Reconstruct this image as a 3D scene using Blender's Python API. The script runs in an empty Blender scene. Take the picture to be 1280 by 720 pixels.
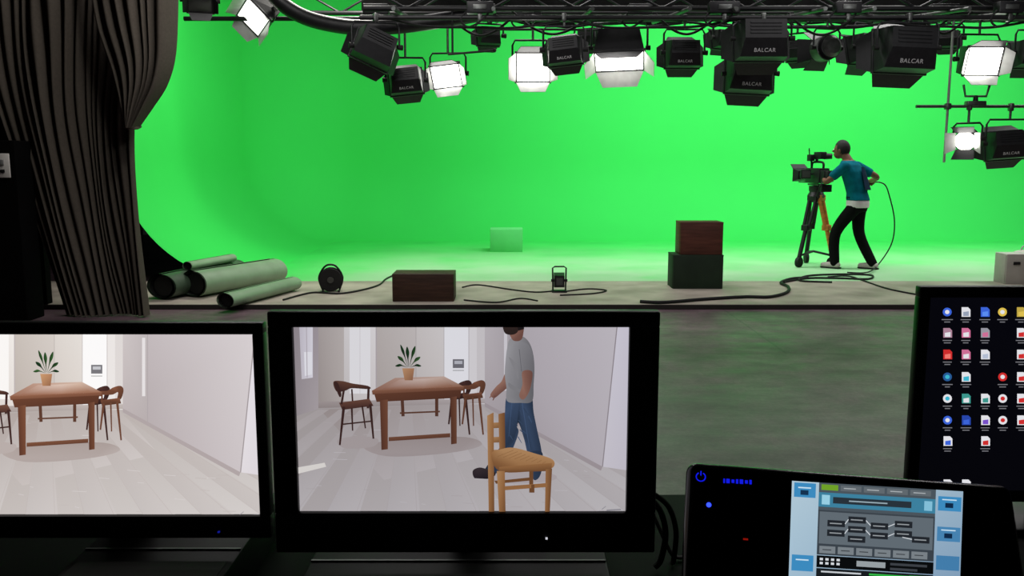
import bpy, bmesh, math, random
from mathutils import Vector, Matrix, Euler
random.seed(7)
S=bpy.context.scene; C=S.collection; R=math.radians
F=1108.5; PIT=R(8.2); CAM=Vector((0,0,1.5))
S.view_settings.view_transform='Standard'
# ---------------- camera maths
def ray(px,py):
    a=(px-640)/F; b=(360-py)/F
    return Vector((a, math.cos(PIT)+b*math.sin(PIT), -math.sin(PIT)+b*math.cos(PIT)))
def at(px,py,Y):
    d=ray(px,py); return CAM+d*(Y/d.y)
def onz(px,py,z):
    d=ray(px,py); return CAM+d*((z-CAM.z)/d.z)
def projy(Y,z):
    v=Vector((0,Y,z-1.5)); dz=v.y*math.cos(PIT)-v.z*math.sin(PIT); u=v.y*math.sin(PIT)+v.z*math.cos(PIT)
    return 360-F*u/dz
def lin(c):
    o=[]
    for v in c[:3]:
        v=max(0,min(255,v))/255; o.append(v/12.92 if v<=.04045 else ((v+.055)/1.055)**2.4)
    return tuple(o)
def interp(tab,x):
    if x<=tab[0][0]: return tab[0][1]
    for (a,b),(c,d) in zip(tab,tab[1:]):
        if x<=c: return b+(d-b)*(x-a)/(c-a)
    return tab[-1][1]
def sinterp(tab,x):
    n=len(tab)
    if x<=tab[0][0]: return tab[0][1]
    if x>=tab[-1][0]: return tab[-1][1]
    sl=[(tab[min(i+1,n-1)][1]-tab[max(i-1,0)][1])/(tab[min(i+1,n-1)][0]-tab[max(i-1,0)][0]) for i in range(n)]
    for i in range(n-1):
        (a,b),(c,d)=tab[i],tab[i+1]
        if x<=c:
            h=c-a;t=(x-a)/h
            return b*(1+2*t)*(1-t)**2+sl[i]*h*t*(1-t)**2+d*t*t*(3-2*t)+sl[i+1]*h*t*t*(t-1)
# ---------------- materials
def mat(name,col,rough=.6,metal=0,noise=.15,scale=8,bump=0,spec=.4,col2=None,stretch=None):
    m=bpy.data.materials.new(name); m.use_nodes=True; nt=m.node_tree; N=nt.nodes; L=nt.links
    p=N['Principled BSDF']; p.inputs['Roughness'].default_value=rough; p.inputs['Metallic'].default_value=metal
    p.inputs['Specular IOR Level'].default_value=spec
    tc=N.new('ShaderNodeTexCoord'); nz=N.new('ShaderNodeTexNoise'); nz.inputs['Scale'].default_value=scale; nz.inputs['Detail'].default_value=6
    if stretch:
        mp=N.new('ShaderNodeMapping'); mp.inputs['Scale'].default_value=stretch
        L.new(tc.outputs['Object'],mp.inputs['Vector']); L.new(mp.outputs['Vector'],nz.inputs['Vector'])
    else: L.new(tc.outputs['Object'],nz.inputs['Vector'])
    cr=N.new('ShaderNodeValToRGB'); l=lin(col)
    a=[v*(1-noise) for v in l]; b=list(lin(col2)) if col2 else [min(1,v*(1+noise)) for v in l]
    cr.color_ramp.elements[0].position=.32; cr.color_ramp.elements[1].position=.68
    cr.color_ramp.elements[0].color=(*a,1); cr.color_ramp.elements[1].color=(*b,1)
    L.new(nz.outputs['Fac'],cr.inputs['Fac']); L.new(cr.outputs['Color'],p.inputs['Base Color'])
    if bump:
        bp=N.new('ShaderNodeBump'); bp.inputs['Strength'].default_value=bump; bp.inputs['Distance'].default_value=.01
        L.new(nz.outputs['Fac'],bp.inputs['Height']); L.new(bp.outputs['Normal'],p.inputs['Normal'])
    return m
def emat(name,col,st):
    m=bpy.data.materials.new(name); m.use_nodes=True; nt=m.node_tree; N=nt.nodes
    e=N.new('ShaderNodeEmission'); e.inputs[0].default_value=(*lin(col),1); e.inputs[1].default_value=st
    nt.links.new(e.outputs[0],N['Material Output'].inputs[0]); return m
def picmat():
    m=bpy.data.materials.new('screen_picture'); m.use_nodes=True; nt=m.node_tree; N=nt.nodes; L=nt.links
    a=N.new('ShaderNodeVertexColor'); a.layer_name='Col'
    e=N.new('ShaderNodeEmission'); L.new(a.outputs['Color'],e.inputs[0]); L.new(e.outputs[0],N['Material Output'].inputs[0]); return m
M=dict(
 green=mat('chroma_green_paint',(58,207,88),.85,0,.015,.6,spec=.1),
 greenfloor=mat('scuffed_green_floor',(58,207,88),.6,0,.06,1.3,.02,.25),
 deck=mat('worn_deck_paint',(150,140,130),.6,0,.12,2.2,.05,.35,col2=(184,174,162)),
 deckedge=mat('dark_deck_edge',(40,36,32),.7,0,.2,5),
 concrete=mat('dark_concrete',(100,80,88),.5,0,.3,.7,0,.4),
 black=mat('black_wall',(9,9,9),.95,0,.2,3,spec=.05),
 ceil=mat('black_ceiling',(10,10,10),.9,0,.2,3,spec=.1),
 drape=mat('dark_velour',(80,74,67),.95,0,.08,40,.08,.1),
 blackcloth=mat('black_serge',(9,9,9),.95,0,.2,9,.2,.05),
 plastic=mat('black_plastic',(10,10,11),.38,0,.1,30,.02,.35),
 gloss=mat('gloss_black',(6,6,8),.22,0,.1,30,0,.4),
 metalb=mat('black_metal',(28,28,30),.45,.2,.2,20,.05,.4),
 steel=mat('grey_steel',(96,98,96),.4,.8,.2,20,.05),
 silver=mat('dark_anodised_metal',(9,10,9),.5,.1,.12,30,.03,.2,stretch=(1,20,1)),
 lite=mat('light_grey_metal',(150,150,148),.5,.4,.15,12),
 rubber=mat('black_rubber',(12,12,12),.7,0,.2,20,.1),
 vinyl=mat('green_grey_vinyl',(134,160,130),.4,0,.12,5,.03,.5),
 vinyld=mat('dark_green_vinyl',(66,84,66),.45,0,.2,5,.05,.4),
 vinylin=mat('black_vinyl_back',(12,14,12),.7,0,.2,8),
 wood=mat('dark_brown_wood',(62,42,32),.6,0,.35,4,.1,.3,stretch=(1,1,9)),
 woodr=mat('red_brown_wood',(80,44,34),.6,0,.35,4,.1,.3,stretch=(1,1,9)),
 woodg=mat('green_black_board',(26,42,27),.7,0,.3,4,.1,.3),
 boxgreen=mat('box_green_paint',(96,208,118),.8,0,.04,5,spec=.15),
 white=mat('white_box_paint',(168,164,156),.6,0,.1,6),
 ivory=mat('ivory_plastic',(215,212,205),.5,0,.05,9),
 skin=mat('skin',(112,74,56),.6,0,.08,20,.02),
 hair=mat('black_hair',(12,10,9),.7,0,.3,60,.4),
 teal=mat('teal_cloth',(0,96,112),.9,0,.2,12,.2,.1),
 navy=mat('navy_cloth',(20,40,62),.9,0,.2,12,.2,.1),
 shirtw=mat('white_cloth',(225,212,220),.9,0,.08,12,.1,.1),
 trouser=mat('black_cloth',(15,14,16),.95,0,.25,12,.2,.1),
 shoe=mat('pale_grey_shoe',(190,178,176),.7,0,.15,20),
 tan=mat('varnished_tan_wood',(205,128,56),.5,0,.2,6,.1,stretch=(1,1,6)),
 desk=mat('black_desk_laminate',(5,5,5),.75,0,.2,12,.05,.1),
 glassd=mat('dark_lens_glass',(8,10,16),.08,0,.05,5,spec=.8),
 lettering=mat('pale_grey_print',(180,180,180),.6,0,.05,5),
 dimface=mat('grey_diffuser',(70,72,70),.5,0,.1,12),
 eyew=mat('eye_white',(220,220,215),.3,0,.03,5),
 litdoor=mat('lit_door_pale',(205,207,203),.35,.3,.1,10),  # reflective doors of lit lamps, coloured pale for the lamplight on them
)
def mr_(sock,a,b,lo=0,hi=1):
    q=sock.node.id_data.nodes.new('ShaderNodeMapRange'); q.interpolation_type='SMOOTHSTEP'; q.inputs['From Min'].default_value=a; q.inputs['From Max'].default_value=b
    q.inputs['To Min'].default_value=lo; q.inputs['To Max'].default_value=hi; sock.node.id_data.links.new(sock,q.inputs['Value']); return q.outputs[0]
def mul_(a,b):
    t=a.node.id_data; q=t.nodes.new('ShaderNodeMath'); q.operation='MULTIPLY'; t.links.new(a,q.inputs[0]); t.links.new(b,q.inputs[1]); return q.outputs[0]
# worn pale paint near the front of the stage floor
nt=M['greenfloor'].node_tree; N=nt.nodes; L=nt.links; P_=N['Principled BSDF']; src=P_.inputs['Base Color'].links[0].from_socket
tc=N.new('ShaderNodeTexCoord'); sp=N.new('ShaderNodeSeparateXYZ'); L.new(tc.outputs['Object'],sp.inputs[0])
n2=N.new('ShaderNodeTexNoise'); n2.inputs['Scale'].default_value=.9; n2.inputs['Detail'].default_value=7; L.new(tc.outputs['Object'],n2.inputs['Vector'])
wear=mul_(mul_(mr_(sp.outputs['Y'],16.0,10.2),mr_(sp.outputs['X'],-3.4,-1.0)),mr_(n2.outputs['Fac'],.0,.65))
mx=N.new('ShaderNodeMixRGB'); L.new(wear,mx.inputs[0]); L.new(src,mx.inputs[1]); mx.inputs[2].default_value=(*lin((172,206,170)),1); L.new(mx.outputs[0],P_.inputs['Base Color'])
# concrete: scuffs and faint slab joints
nt=M['concrete'].node_tree; N=nt.nodes; L=nt.links; P_=N['Principled BSDF']; src=P_.inputs['Base Color'].links[0].from_socket
tc=N.new('ShaderNodeTexCoord')
def ntex(scale,st,rot=0):
    mp=N.new('ShaderNodeMapping'); mp.inputs['Scale'].default_value=st; mp.inputs['Rotation'].default_value=(0,0,rot); L.new(tc.outputs['Object'],mp.inputs['Vector'])
    q=N.new('ShaderNodeTexNoise'); q.inputs['Scale'].default_value=scale; q.inputs['Detail'].default_value=8; q.inputs['Roughness'].default_value=.7; L.new(mp.outputs[0],q.inputs['Vector']); return q.outputs['Fac']
f1=mr_(ntex(4,(1,1,1)),.3,.7,.68,1.28); f2=mr_(ntex(9,(.12,1.6,1),.5),.6,.74,1,1.7); f3=mr_(ntex(40,(1,1,1)),.3,.7,.82,1.18); f4=mr_(ntex(7,(1.5,.15,1),.3),.62,.76,1,1.55)
bk=N.new('ShaderNodeTexBrick'); bk.inputs['Scale'].default_value=1; bk.inputs['Mortar Size'].default_value=.01; bk.inputs['Brick Width'].default_value=4.3; bk.inputs['Row Height'].default_value=3.4; bk.inputs['Color1'].default_value=(1,1,1,1); bk.inputs['Color2'].default_value=(.94,.94,.94,1); bk.inputs['Mortar'].default_value=(.6,.6,.6,1)
L.new(tc.outputs['Object'],bk.inputs['Vector'])
tot=mul_(mul_(f1,f2),mul_(f3,f4))
v1=N.new('ShaderNodeVectorMath'); v1.operation='SCALE'; L.new(src,v1.inputs[0]); L.new(tot,v1.inputs['Scale'])
v2=N.new('ShaderNodeVectorMath'); v2.operation='MULTIPLY'; L.new(v1.outputs[0],v2.inputs[0]); L.new(bk.outputs['Color'],v2.inputs[1]); L.new(v2.outputs[0],P_.inputs['Base Color'])
L.new(mr_(ntex(3.2,(.5,1.4,1)),.3,.7,.4,.56),P_.inputs['Roughness'])
bp=N.new('ShaderNodeBump'); bp.inputs['Strength'].default_value=.12; bp.inputs['Distance'].default_value=.005; L.new(tot,bp.inputs['Height']); L.new(bp.outputs[0],P_.inputs['Normal'])
E=dict(lit=emat('lamp_glow',(255,252,246),10), dim=emat('lamp_glow_dim',(245,250,240),2.2), blue=emat('blue_led',(40,60,255),3),
       bluefaint=emat('faint_blue_led',(20,30,150),.8), bluedim=emat('blue_print_glow',(20,30,235),.9), red=emat('red_led',(150,20,10),.8), wled=emat('white_led',(210,210,220),1))
PIC=picmat()
# ---------------- mesh builder
class MB:
    def __init__(s): s.bm=bmesh.new()
    def _mi(s,vs,mi):
        if mi:
            for v in vs:
                for f in v.link_faces: f.material_index=mi
    def box(s,c,size,rot=None,bev=0,mi=0,seg=2):
        m=Matrix.Translation(Vector(c))
        if rot is not None: m=m@(rot.to_4x4() if isinstance(rot,Matrix) else Euler(rot).to_matrix().to_4x4())
        vs=bmesh.ops.create_cube(s.bm,size=1,matrix=m@Matrix.Diagonal((*size,1)))['verts']; s._mi(vs,mi)
        if bev:
            es={e for v in vs for e in v.link_edges}
            bmesh.ops.bevel(s.bm,geom=list(es),offset=bev,segments=seg,affect='EDGES',profile=.5)
        return s
    def cyl(s,p0,p1,r0,r1=None,seg=16,mi=0,caps=True):
        p0=Vector(p0);p1=Vector(p1);d=p1-p0; r1=r0 if r1 is None else r1
        m=Matrix.Translation((p0+p1)/2)@d.to_track_quat('Z','Y').to_matrix().to_4x4()
        vs=bmesh.ops.create_cone(s.bm,cap_ends=caps,segments=seg,radius1=r0,radius2=r1,depth=d.length,matrix=m)['verts']; s._mi(vs,mi); return s
    def ball(s,c,r,sc=(1,1,1),mi=0,seg=16,rot=None):
        m=Matrix.Translation(Vector(c))
        if rot is not None: m=m@Euler(rot).to_matrix().to_4x4()
        vs=bmesh.ops.create_uvsphere(s.bm,u_segments=seg,v_segments=max(6,seg//2+2),radius=r,matrix=m@Matrix.Diagonal((*sc,1)))['verts']; s._mi(vs,mi); return s
    def tube(s,pts,r,seg=8,mi=0,caps=True):
        pts=[Vector(p) for p in pts]; n=len(pts); rs=r if isinstance(r,(list,tuple)) else [r]*n
        t0=(pts[1]-pts[0]).normalized(); u=t0.orthogonal().normalized(); rings=[]
        for i,p in enumerate(pts):
            t=((pts[min(i+1,n-1)]-pts[max(i-1,0)])); t=t.normalized() if t.length>1e-9 else t0
            u=(u-t*u.dot(t)); u=u.normalized() if u.length>1e-6 else t.orthogonal().normalized(); w=t.cross(u)
            rings.append([s.bm.verts.new(p+(u*math.cos(a)+w*math.sin(a))*rs[i]) for a in [2*math.pi*k/seg for k in range(seg)]])
        for a,b in zip(rings,rings[1:]):
            for k in range(seg):
                f=s.bm.faces.new((a[k],a[(k+1)%seg],b[(k+1)%seg],b[k])); f.material_index=mi
        if caps:
            for q in (rings[0],rings[-1]):
                f=s.bm.faces.new(q); f.material_index=mi
        return s
    def hull(s,pts,mi=0):
        vs=[s.bm.verts.new(Vector(p)) for p in pts]
        r=bmesh.ops.convex_hull(s.bm,input=vs)
        for g in r['geom']:
            if isinstance(g,bmesh.types.BMFace): g.material_index=mi
        return s
    def plate(s,quad,th,mi=0):
        q=[Vector(p) for p in quad]; n=(q[1]-q[0]).cross(q[2]-q[0]).normalized()*th/2
        return s.hull([p+n for p in q]+[p-n for p in q],mi)
    def grid(s,fn,nu,nv,mi=0):
        g=[[s.bm.verts.new(fn(i/nu,j/nv)) for j in range(nv+1)] for i in range(nu+1)]
        for i in range(nu):
            for j in range(nv):
                f=s.bm.faces.new((g[i][j],g[i+1][j],g[i+1][j+1],g[i][j+1])); f.material_index=mi
        return s
    def rings(s,rs,seg=20,mi=0):
        L=[]
        for (c,rx,ry) in rs:
            c=Vector(c); L.append([s.bm.verts.new(c+Vector((rx*math.cos(a),ry*math.sin(a),0))) for a in [2*math.pi*k/seg for k in range(seg)]])
        for a,b in zip(L,L[1:]):
            for k in range(seg): s.bm.faces.new((a[k],a[(k+1)%seg],b[(k+1)%seg],b[k]))
        s.bm.faces.new(L[0]); s.bm.faces.new(L[-1]); return s
    def lathe(s,prof,p0,axis,seg=24,mi=0):
        p0=Vector(p0); a=Vector(axis).normalized(); u=a.orthogonal().normalized(); w=a.cross(u); L=[]
        for (r,h) in prof:
            L.append([s.bm.verts.new(p0+a*h+(u*math.cos(t)+w*math.sin(t))*max(r,1e-4)) for t in [2*math.pi*k/seg for k in range(seg)]])
        for p,q in zip(L,L[1:]):
            for k in range(seg):
                f=s.bm.faces.new((p[k],p[(k+1)%seg],q[(k+1)%seg],q[k])); f.material_index=mi
        return s
    def build(s,name,mats,parent=None,smooth=True,xf=None,recalc=True):
        if xf is not None: bmesh.ops.transform(s.bm,matrix=xf,verts=s.bm.verts)
        if recalc: bmesh.ops.recalc_face_normals(s.bm,faces=s.bm.faces)
        me=bpy.data.meshes.new(name); s.bm.to_mesh(me); s.bm.free()
        for m in (mats if isinstance(mats,list) else [mats]): me.materials.append(m)
        if smooth:
            for p in me.polygons: p.use_smooth=True
            me.set_sharp_from_angle(angle=R(38))
        o=bpy.data.objects.new(name,me); C.objects.link(o)
        if parent: o.parent=parent
        return o
def tag(o,label=None,cat=None,group=None,kind=None):
    if label:o['label']=label
    if cat:o['category']=cat
    if group:o['group']=group
    if kind:o['kind']=kind
    return o
def thing(name,label,cat,loc=(0,0,0),rot=(0,0,0),group=None):
    o=bpy.data.objects.new(name,None); C.objects.link(o); o.location=loc; o.rotation_euler=rot; o.empty_display_size=.1
    return tag(o,label,cat,group)
def mw(o): return Matrix.LocRotScale(o.location,o.rotation_euler,None)
def text_mesh(name,body,size,m,xf,parent):
    cu=bpy.data.curves.new('t','FONT'); cu.body=body; cu.size=size; cu.align_x='CENTER'; cu.align_y='CENTER'; cu.extrude=.0008; cu.offset=.0006; cu.space_character=1.12
    to=bpy.data.objects.new('t',cu); C.objects.link(to); bpy.context.view_layer.update()
    me=bpy.data.meshes.new_from_object(to.evaluated_get(bpy.context.evaluated_depsgraph_get()))
    bpy.data.objects.remove(to); me.name=name; me.transform(xf); me.materials.clear(); me.materials.append(m)
    o=bpy.data.objects.new(name,me); C.objects.link(o); o.parent=parent; return o
def struct(o): o['kind']='structure'; return o
def smoothpts(pts,n=8):
    P=[Vector(p) for p in pts]; out=[]
    for i in range(len(P)-1):
        a=P[max(i-1,0)];b=P[i];c=P[i+1];d=P[min(i+2,len(P)-1)]
        for k in range(n):
            t=k/n; out.append(.5*((2*b)+(c-a)*t+(2*a-5*b+4*c-d)*t*t+(3*b-a-3*c+d)*t**3))
    out.append(P[-1]); return out
DZ=.05; DY=8.9; GY=10.65; XL=-4.7; YB=17.5; RC=1.7; CV=1.5; XR=12.5; ZT=5.4
# ---------------- setting
struct(MB().box((2.5,7.5,-.05),(20,21,.1)).build('floor',M['concrete'],smooth=False))
struct(MB().box((2.5,(DY+GY)/2,DZ/2),(20,GY-DY,DZ),bev=.006).build('floor_deck',M['deck'],smooth=False))
struct(MB().box((2.5,DY-.008,.024),(20,.02,.046),bev=.003).build('trim_1',M['deckedge'],smooth=False))
def path():
    P=[]
    for k in range(9): P.append((Vector((XL,GY+(YB-RC-GY)*k/8,0)),Vector((1,0,0))))
    for k in range(1,19):
        a=math.pi-(math.pi/2)*k/18; n=Vector((-math.cos(a),-math.sin(a),0)); P.append((Vector((XL+RC,YB-RC,0))-n*RC,n))
    for k in range(1,17): P.append((Vector((XL+RC+(XR-XL-RC)*k/16,YB,0)),Vector((0,-1,0))))
    return P
PT=path()
def prof():
    q=[]
    for k in range(17):
        a=math.pi/2*k/16; q.append((CV*(1-math.sin(a)),DZ+CV*(1-math.cos(a))))
    for k in range(1,7): q.append((0,DZ+CV+(ZT-CV-DZ)*k/6))
    return q
PR=prof()
def cyc(name,a,b):
    bm=bmesh.new(); g=[]
    for p,n in PT[a:b+1]: g.append([bm.verts.new((p.x+n.x*d,p.y+n.y*d,z)) for d,z in PR])
    for i in range(len(g)-1):
        for j in range(len(PR)-1): bm.faces.new((g[i][j],g[i+1][j],g[i+1][j+1],g[i][j+1]))
    m=MB(); m.bm=bm; return struct(m.build(name,M['green']))
cyc('wall_left',0,8); cyc('wall_back',8,len(PT)-1)
m=MB(); pts=[Vector((p.x+n.x*CV,p.y+n.y*CV,0)) for p,n in PT]+[Vector((XR,GY,0))]
top=[m.bm.verts.new(p+Vector((0,0,DZ))) for p in pts]; m.bm.faces.new(top)
bot=[m.bm.verts.new(p+Vector((0,0,.001))) for p in pts]; m.bm.faces.new(bot[::-1])
for i in range(len(pts)): j=(i+1)%len(pts); m.bm.faces.new((top[i],top[j],bot[j],bot[i]))
struct(m.build('floor_stage',M['greenfloor'],smooth=False))
struct(MB().box((2.5,7.5,ZT+.05),(20,21,.1)).build('ceiling',M['ceil'],smooth=False))
struct(MB().box((-7.55,7.5,ZT/2),(.1,21,ZT)).build('wall_side',M['black'],smooth=False))
struct(MB().box((XR+.06,7.5,ZT/2),(.1,21,ZT)).build('wall_right',M['black'],smooth=False))
xw=at(60,300,9.0).x
struct(MB().box(((xw-7.5)/2,8.95,ZT/2),(xw+7.5,.1,ZT)).build('wall_front',M['black'],smooth=False))
# wall switch on a low black partition
struct(MB().box((at(20,206,8.2).x-.65,8.35,.84),(1.3,.3,1.68),bev=.01).build('wall_pier',M['black'],smooth=False))
p=at(4,207,8.2)
t=thing('wall_switch','ivory wall switch plate on the black wall beside the curtain','switch',(p.x,8.2,p.z))
MB().box((0,-.008,0),(.13,.016,.22),bev=.005).build('plate',M['ivory'],t)
MB().box((0,-.02,.03),(.04,.02,.05),bev=.004).build('rocker',M['lite'],t)
MB().box((0,-.02,-.05),(.04,.012,.03),bev=.004).build('socket',M['metalb'],t)
# ---------------- curtain
CY=8.5
cur=thing('stage_curtain','heavy dark pleated curtain tied back at the left of the green wall','curtain',(at(130,380,CY).x,CY,0))
LT=[(-60,-34),(80,-20),(220,22),(400,84)]; RT=[(-60,188),(60,178),(150,168),(260,173),(400,188)]
rp=random.Random(21)
def pleats(n):
    w=[.4+rp.random()*1.5 for _ in range(n)]; s=sum(w); acc=0; tab=[(0,0)]; am=[]
    for k in w: acc+=k/s; tab.append((acc,len(tab)))
    return tab,[.3+.8*k/1.5+.3*rp.random() for k in w]
PTAB,PAM=pleats(16)
def pleat(u,tab,am):
    t=interp(tab,u); i=min(int(t),len(am)-1); f=t-i; A=am[i]; B=am[min(i+1,len(am)-1)]; a=A*(1-f)+B*f
    return -a*(abs(math.sin(math.pi*f))**.8)*2+a
def cfn(u,v):
    z=3.6*(1-v)+.012*v; py=projy(CY,z); x=sinterp(LT,py)*(1-u)+sinterp(RT,py)*u
    uu=min(1,max(0,u+(.022*math.sin(5*v+6*u)+.01*math.sin(11*v+17*u))*u*(1-u)*4)); X=at(x,py,CY).x
    return Vector((X,CY+.08*(1-.3*v)*(.8+.3*math.sin(7*v+13*u))*pleat(uu,PTAB,PAM)+.05*math.sin(u*9+v*2),z))-Vector(cur.location)
MB().grid(cfn,560,70).build('drape',M['drape'],cur,recalc=False)
LS=[(-60,108),(30,120),(90,140),(160,159)]; RS=[(-60,218),(30,218),(75,215),(108,205),(135,188),(160,171)]
STAB,SAM=pleats(7)
def sfn(u,v):
    py=-60+220*v; x=sinterp(LS,py)*(1-u)+sinterp(RS,py)*u; uu=min(1,max(0,u+.03*math.sin(4*v+5*u)*u*(1-u)*4))
    p=at(x,py,CY-.24); p.y+=.075*(1-.5*v)*pleat(uu,STAB,SAM)-.16*math.sin(math.pi*u)*(1-.5*v); return p-Vector(cur.location)
MB().grid(sfn,240,60).build('swag',M['drape'],cur,recalc=False)
m=MB(); a=at(157,158,CY-.26)-Vector(cur.location); b=at(171,160,CY-.24)-Vector(cur.location)
m.tube(smoothpts([a+Vector((0,.2,.02)),a,(a+b)/2+Vector((0,-.05,-.01)),b,b+Vector((-.05,.2,.02))],5),.014).build('tie_band',M['drape'],cur)
# ---------------- lighting grid
ROW=dict(a=(9.6,2.98),b=(10.4,3.09),c=(11.2,3.2))
for k,(Y,z) in ROW.items():
    n={'a':'nearest the camera','b':'in the middle of the three rows','c':'farthest back, nearest the green wall'}[k]
    x0=at(450 if k!='b' else 230,20,Y).x
    tag(MB().cyl((x0,Y,z),(11,Y,z),.026).build('lighting_pipe',M['metalb']),'long black steel lighting pipe '+n,'pipe','lighting grid pipes')
tag(MB().cyl((at(225,0,9.6).x,9.6,3.3),(11,9.6,3.3),.03).build('lighting_pipe',M['metalb']),'short-hung black pipe high above the front row, carrying the leftmost lamp','pipe','lighting grid pipes')
m=MB(); pts=smoothpts([at(330,-22,10),at(352,4,10),at(385,23,10),at(430,33,10),at(470,34,10),at(520,30,10),at(620,14,10)],8)
tag(m.tube(pts,.085,12).build('curtain_rail',M['metalb']),'thick black rail curving down along the top left of the grid','rail')
def truss(Y,z0,z1,x0,x1,lab):
    t=thing('lighting_truss',lab,'truss',(x0,Y,z0),group='trusses above the lamps'); L=x1-x0
    for z in (0,z1-z0): MB().cyl((0,0,z),(L,0,z),.03,seg=12).build('chord',M['metalb'],t)
    m=MB(); n=int(L/.45)
    for i in range(n): m.cyl((L*i/n,0,0 if i%2 else z1-z0),(L*(i+1)/n,0,z1-z0 if i%2 else 0),.014,seg=8)
    m.build('lattice',M['metalb'],t)
    for x in (.3,L/2,L-.3): MB().cyl((x,0,z1-z0),(x,0,ZT-z0),.012,seg=8).build('hanger_rod',M['metalb'],t)
truss(9.9,3.12,3.36,at(455,10,9.9).x,10.8,'black lattice truss at the front of the grid above the softlights')
truss(11.7,3.36,3.62,at(380,10,11.7).x,10.8,'black lattice truss behind the lamp rows near the black border')
for px in (500,618,735,850,905,1010,1068,1180,1265):
    x=at(px,20,10).x
    tag(MB().cyl((x,9.45,3.045),(x,11.9,3.27),.022,seg=12).build('cross_pipe',M['steel']),'grey steel cross pipe running front to back over the lamp rows','pipe','cross pipes of the lighting grid')
# black border cloth
BX0=at(452,20,12.2).x
def bfn(u,v):
    X=BX0+(XR-BX0-.1)*u; z=ZT*(1-v)+(3.30+.04*math.sin(u*23)+.02*math.sin(u*61))*v
    return Vector((X,12.2+.05*math.sin(u*170),z))
tag(MB().grid(bfn,360,6).build('border_curtain',M['blackcloth'],recalc=False),'black border cloth hanging across the top behind the lamps','curtain')
# ballast boxes on pipes
bx=[(470,14,'b'),(600,10,'a'),(660,20,'c'),(800,14,'b'),(905,16,'a'),(1010,12,'c'),(1060,8,'a'),(1180,14,'b'),(1262,12,'a')]
where=['above the leftmost softlight cluster','above the small lit softlight','above the glowing square softlight','above the softlight lit from below','left of the biggest lettered softlight','above the round spotlight','left of the widest lettered softlight','left of the bright right lamp','above the lamps at the right edge']
for (px,py,k),w in zip(bx,where):
    Y,z=ROW[k]; X=at(px,py,Y).x
    t=thing('ballast_box','black ballast box with cable loop '+w,'electrical box',(X,Y,z),group='ballast boxes on the pipes')
    MB().box((0,.02,.1),(.26+.1*random.random(),.14,.12),bev=.01).build('case',M['metalb'],t)
    MB().box((0,-.055,.1),(.14,.01,.05),bev=.003).build('face_plate',M['steel'],t)
    m=MB(); m.tube(smoothpts([(-.1,0,.1),(-.2,-.02,-.02),(-.12,-.03,-.1),(.02,-.03,-.03),(.1,0,.06)],6),.011).build('cable_loop',M['rubber'],t)
    MB().box((0,0,.0),(.05,.07,.08),bev=.01).build('clamp',M['steel'],t)
for i,(a,b,Y) in enumerate([((470,18),(700,26),9.75),((700,22),(930,22),9.75),((900,20),(1130,24),9.75),((1080,16),(1290,26),9.75),((520,24),(860,28),11),((820,22),(1180,22),11),((560,16),(640,22),10.1),((820,18),(900,16),10.1),((1150,18),(1215,14),10.1),((640,14),(740,20),10.1),((985,16),(1070,20),10.1)]):
    p=at(*a,Y);q=at(*b,Y); mid=(p+q)/2-Vector((0,0,.1 if i<6 else .22)); 
    tag(MB().tube(smoothpts([p,(p+mid)/2-Vector((0,0,.05)),mid,(q+mid)/2-Vector((0,0,.04)),q],8),.014).build('power_cable',M['rubber']),'black power cable sagging between the pipes of the lighting grid','cable','power cables slung in the grid')
# ---------------- softlight
GRP='studio softlights hanging from the grid'
def door_plate(root,M4,hx,hz,fy,side,ln,ang,tap,m=None):
    s,c=math.sin(ang),math.cos(ang)
    if side=='t': q=[(-hx,fy,hz),(hx,fy,hz),(hx*tap,fy+ln*c,hz+ln*s),(-hx*tap,fy+ln*c,hz+ln*s)]
    if side=='b': q=[(-hx,fy,-hz),(hx,fy,-hz),(hx*tap,fy+ln*c,-hz-ln*s),(-hx*tap,fy+ln*c,-hz-ln*s)]
    if side=='l': q=[(-hx,fy,-hz),(-hx,fy,hz),(-hx-ln*s,fy+ln*c,hz*tap),(-hx-ln*s,fy+ln*c,-hz*tap)]
    if side=='r': q=[(hx,fy,-hz),(hx,fy,hz),(hx+ln*s,fy+ln*c,hz*tap),(hx+ln*s,fy+ln*c,-hz*tap)]
    MB().plate(q,.006).build('barn_door',m or M['metalb'],root,smooth=False,xf=M4)
def hang(root,hw,zt,up):
    top=min(up-.05,zt)
    m=MB(); m.tube([(-hw,0,0),(-hw,0,top*.8),(-hw+.03,0,top),(hw-.03,0,top),(hw,0,top*.8),(hw,0,0)],.012,8).build('yoke',M['metalb'],root)
    for s in (-1,1): MB().cyl((s*(hw-.02),0,0),(s*(hw+.035),0,0),.025,.03,12).build('knob',M['rubber'],root)
    MB().cyl((0,0,top),(0,0,up-.02),.014,seg=10).build('spigot',M['steel'],root)
    MB().box((0,0,up),(.05,.075,.09),bev=.012).build('clamp',M['steel'],root)
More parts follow.
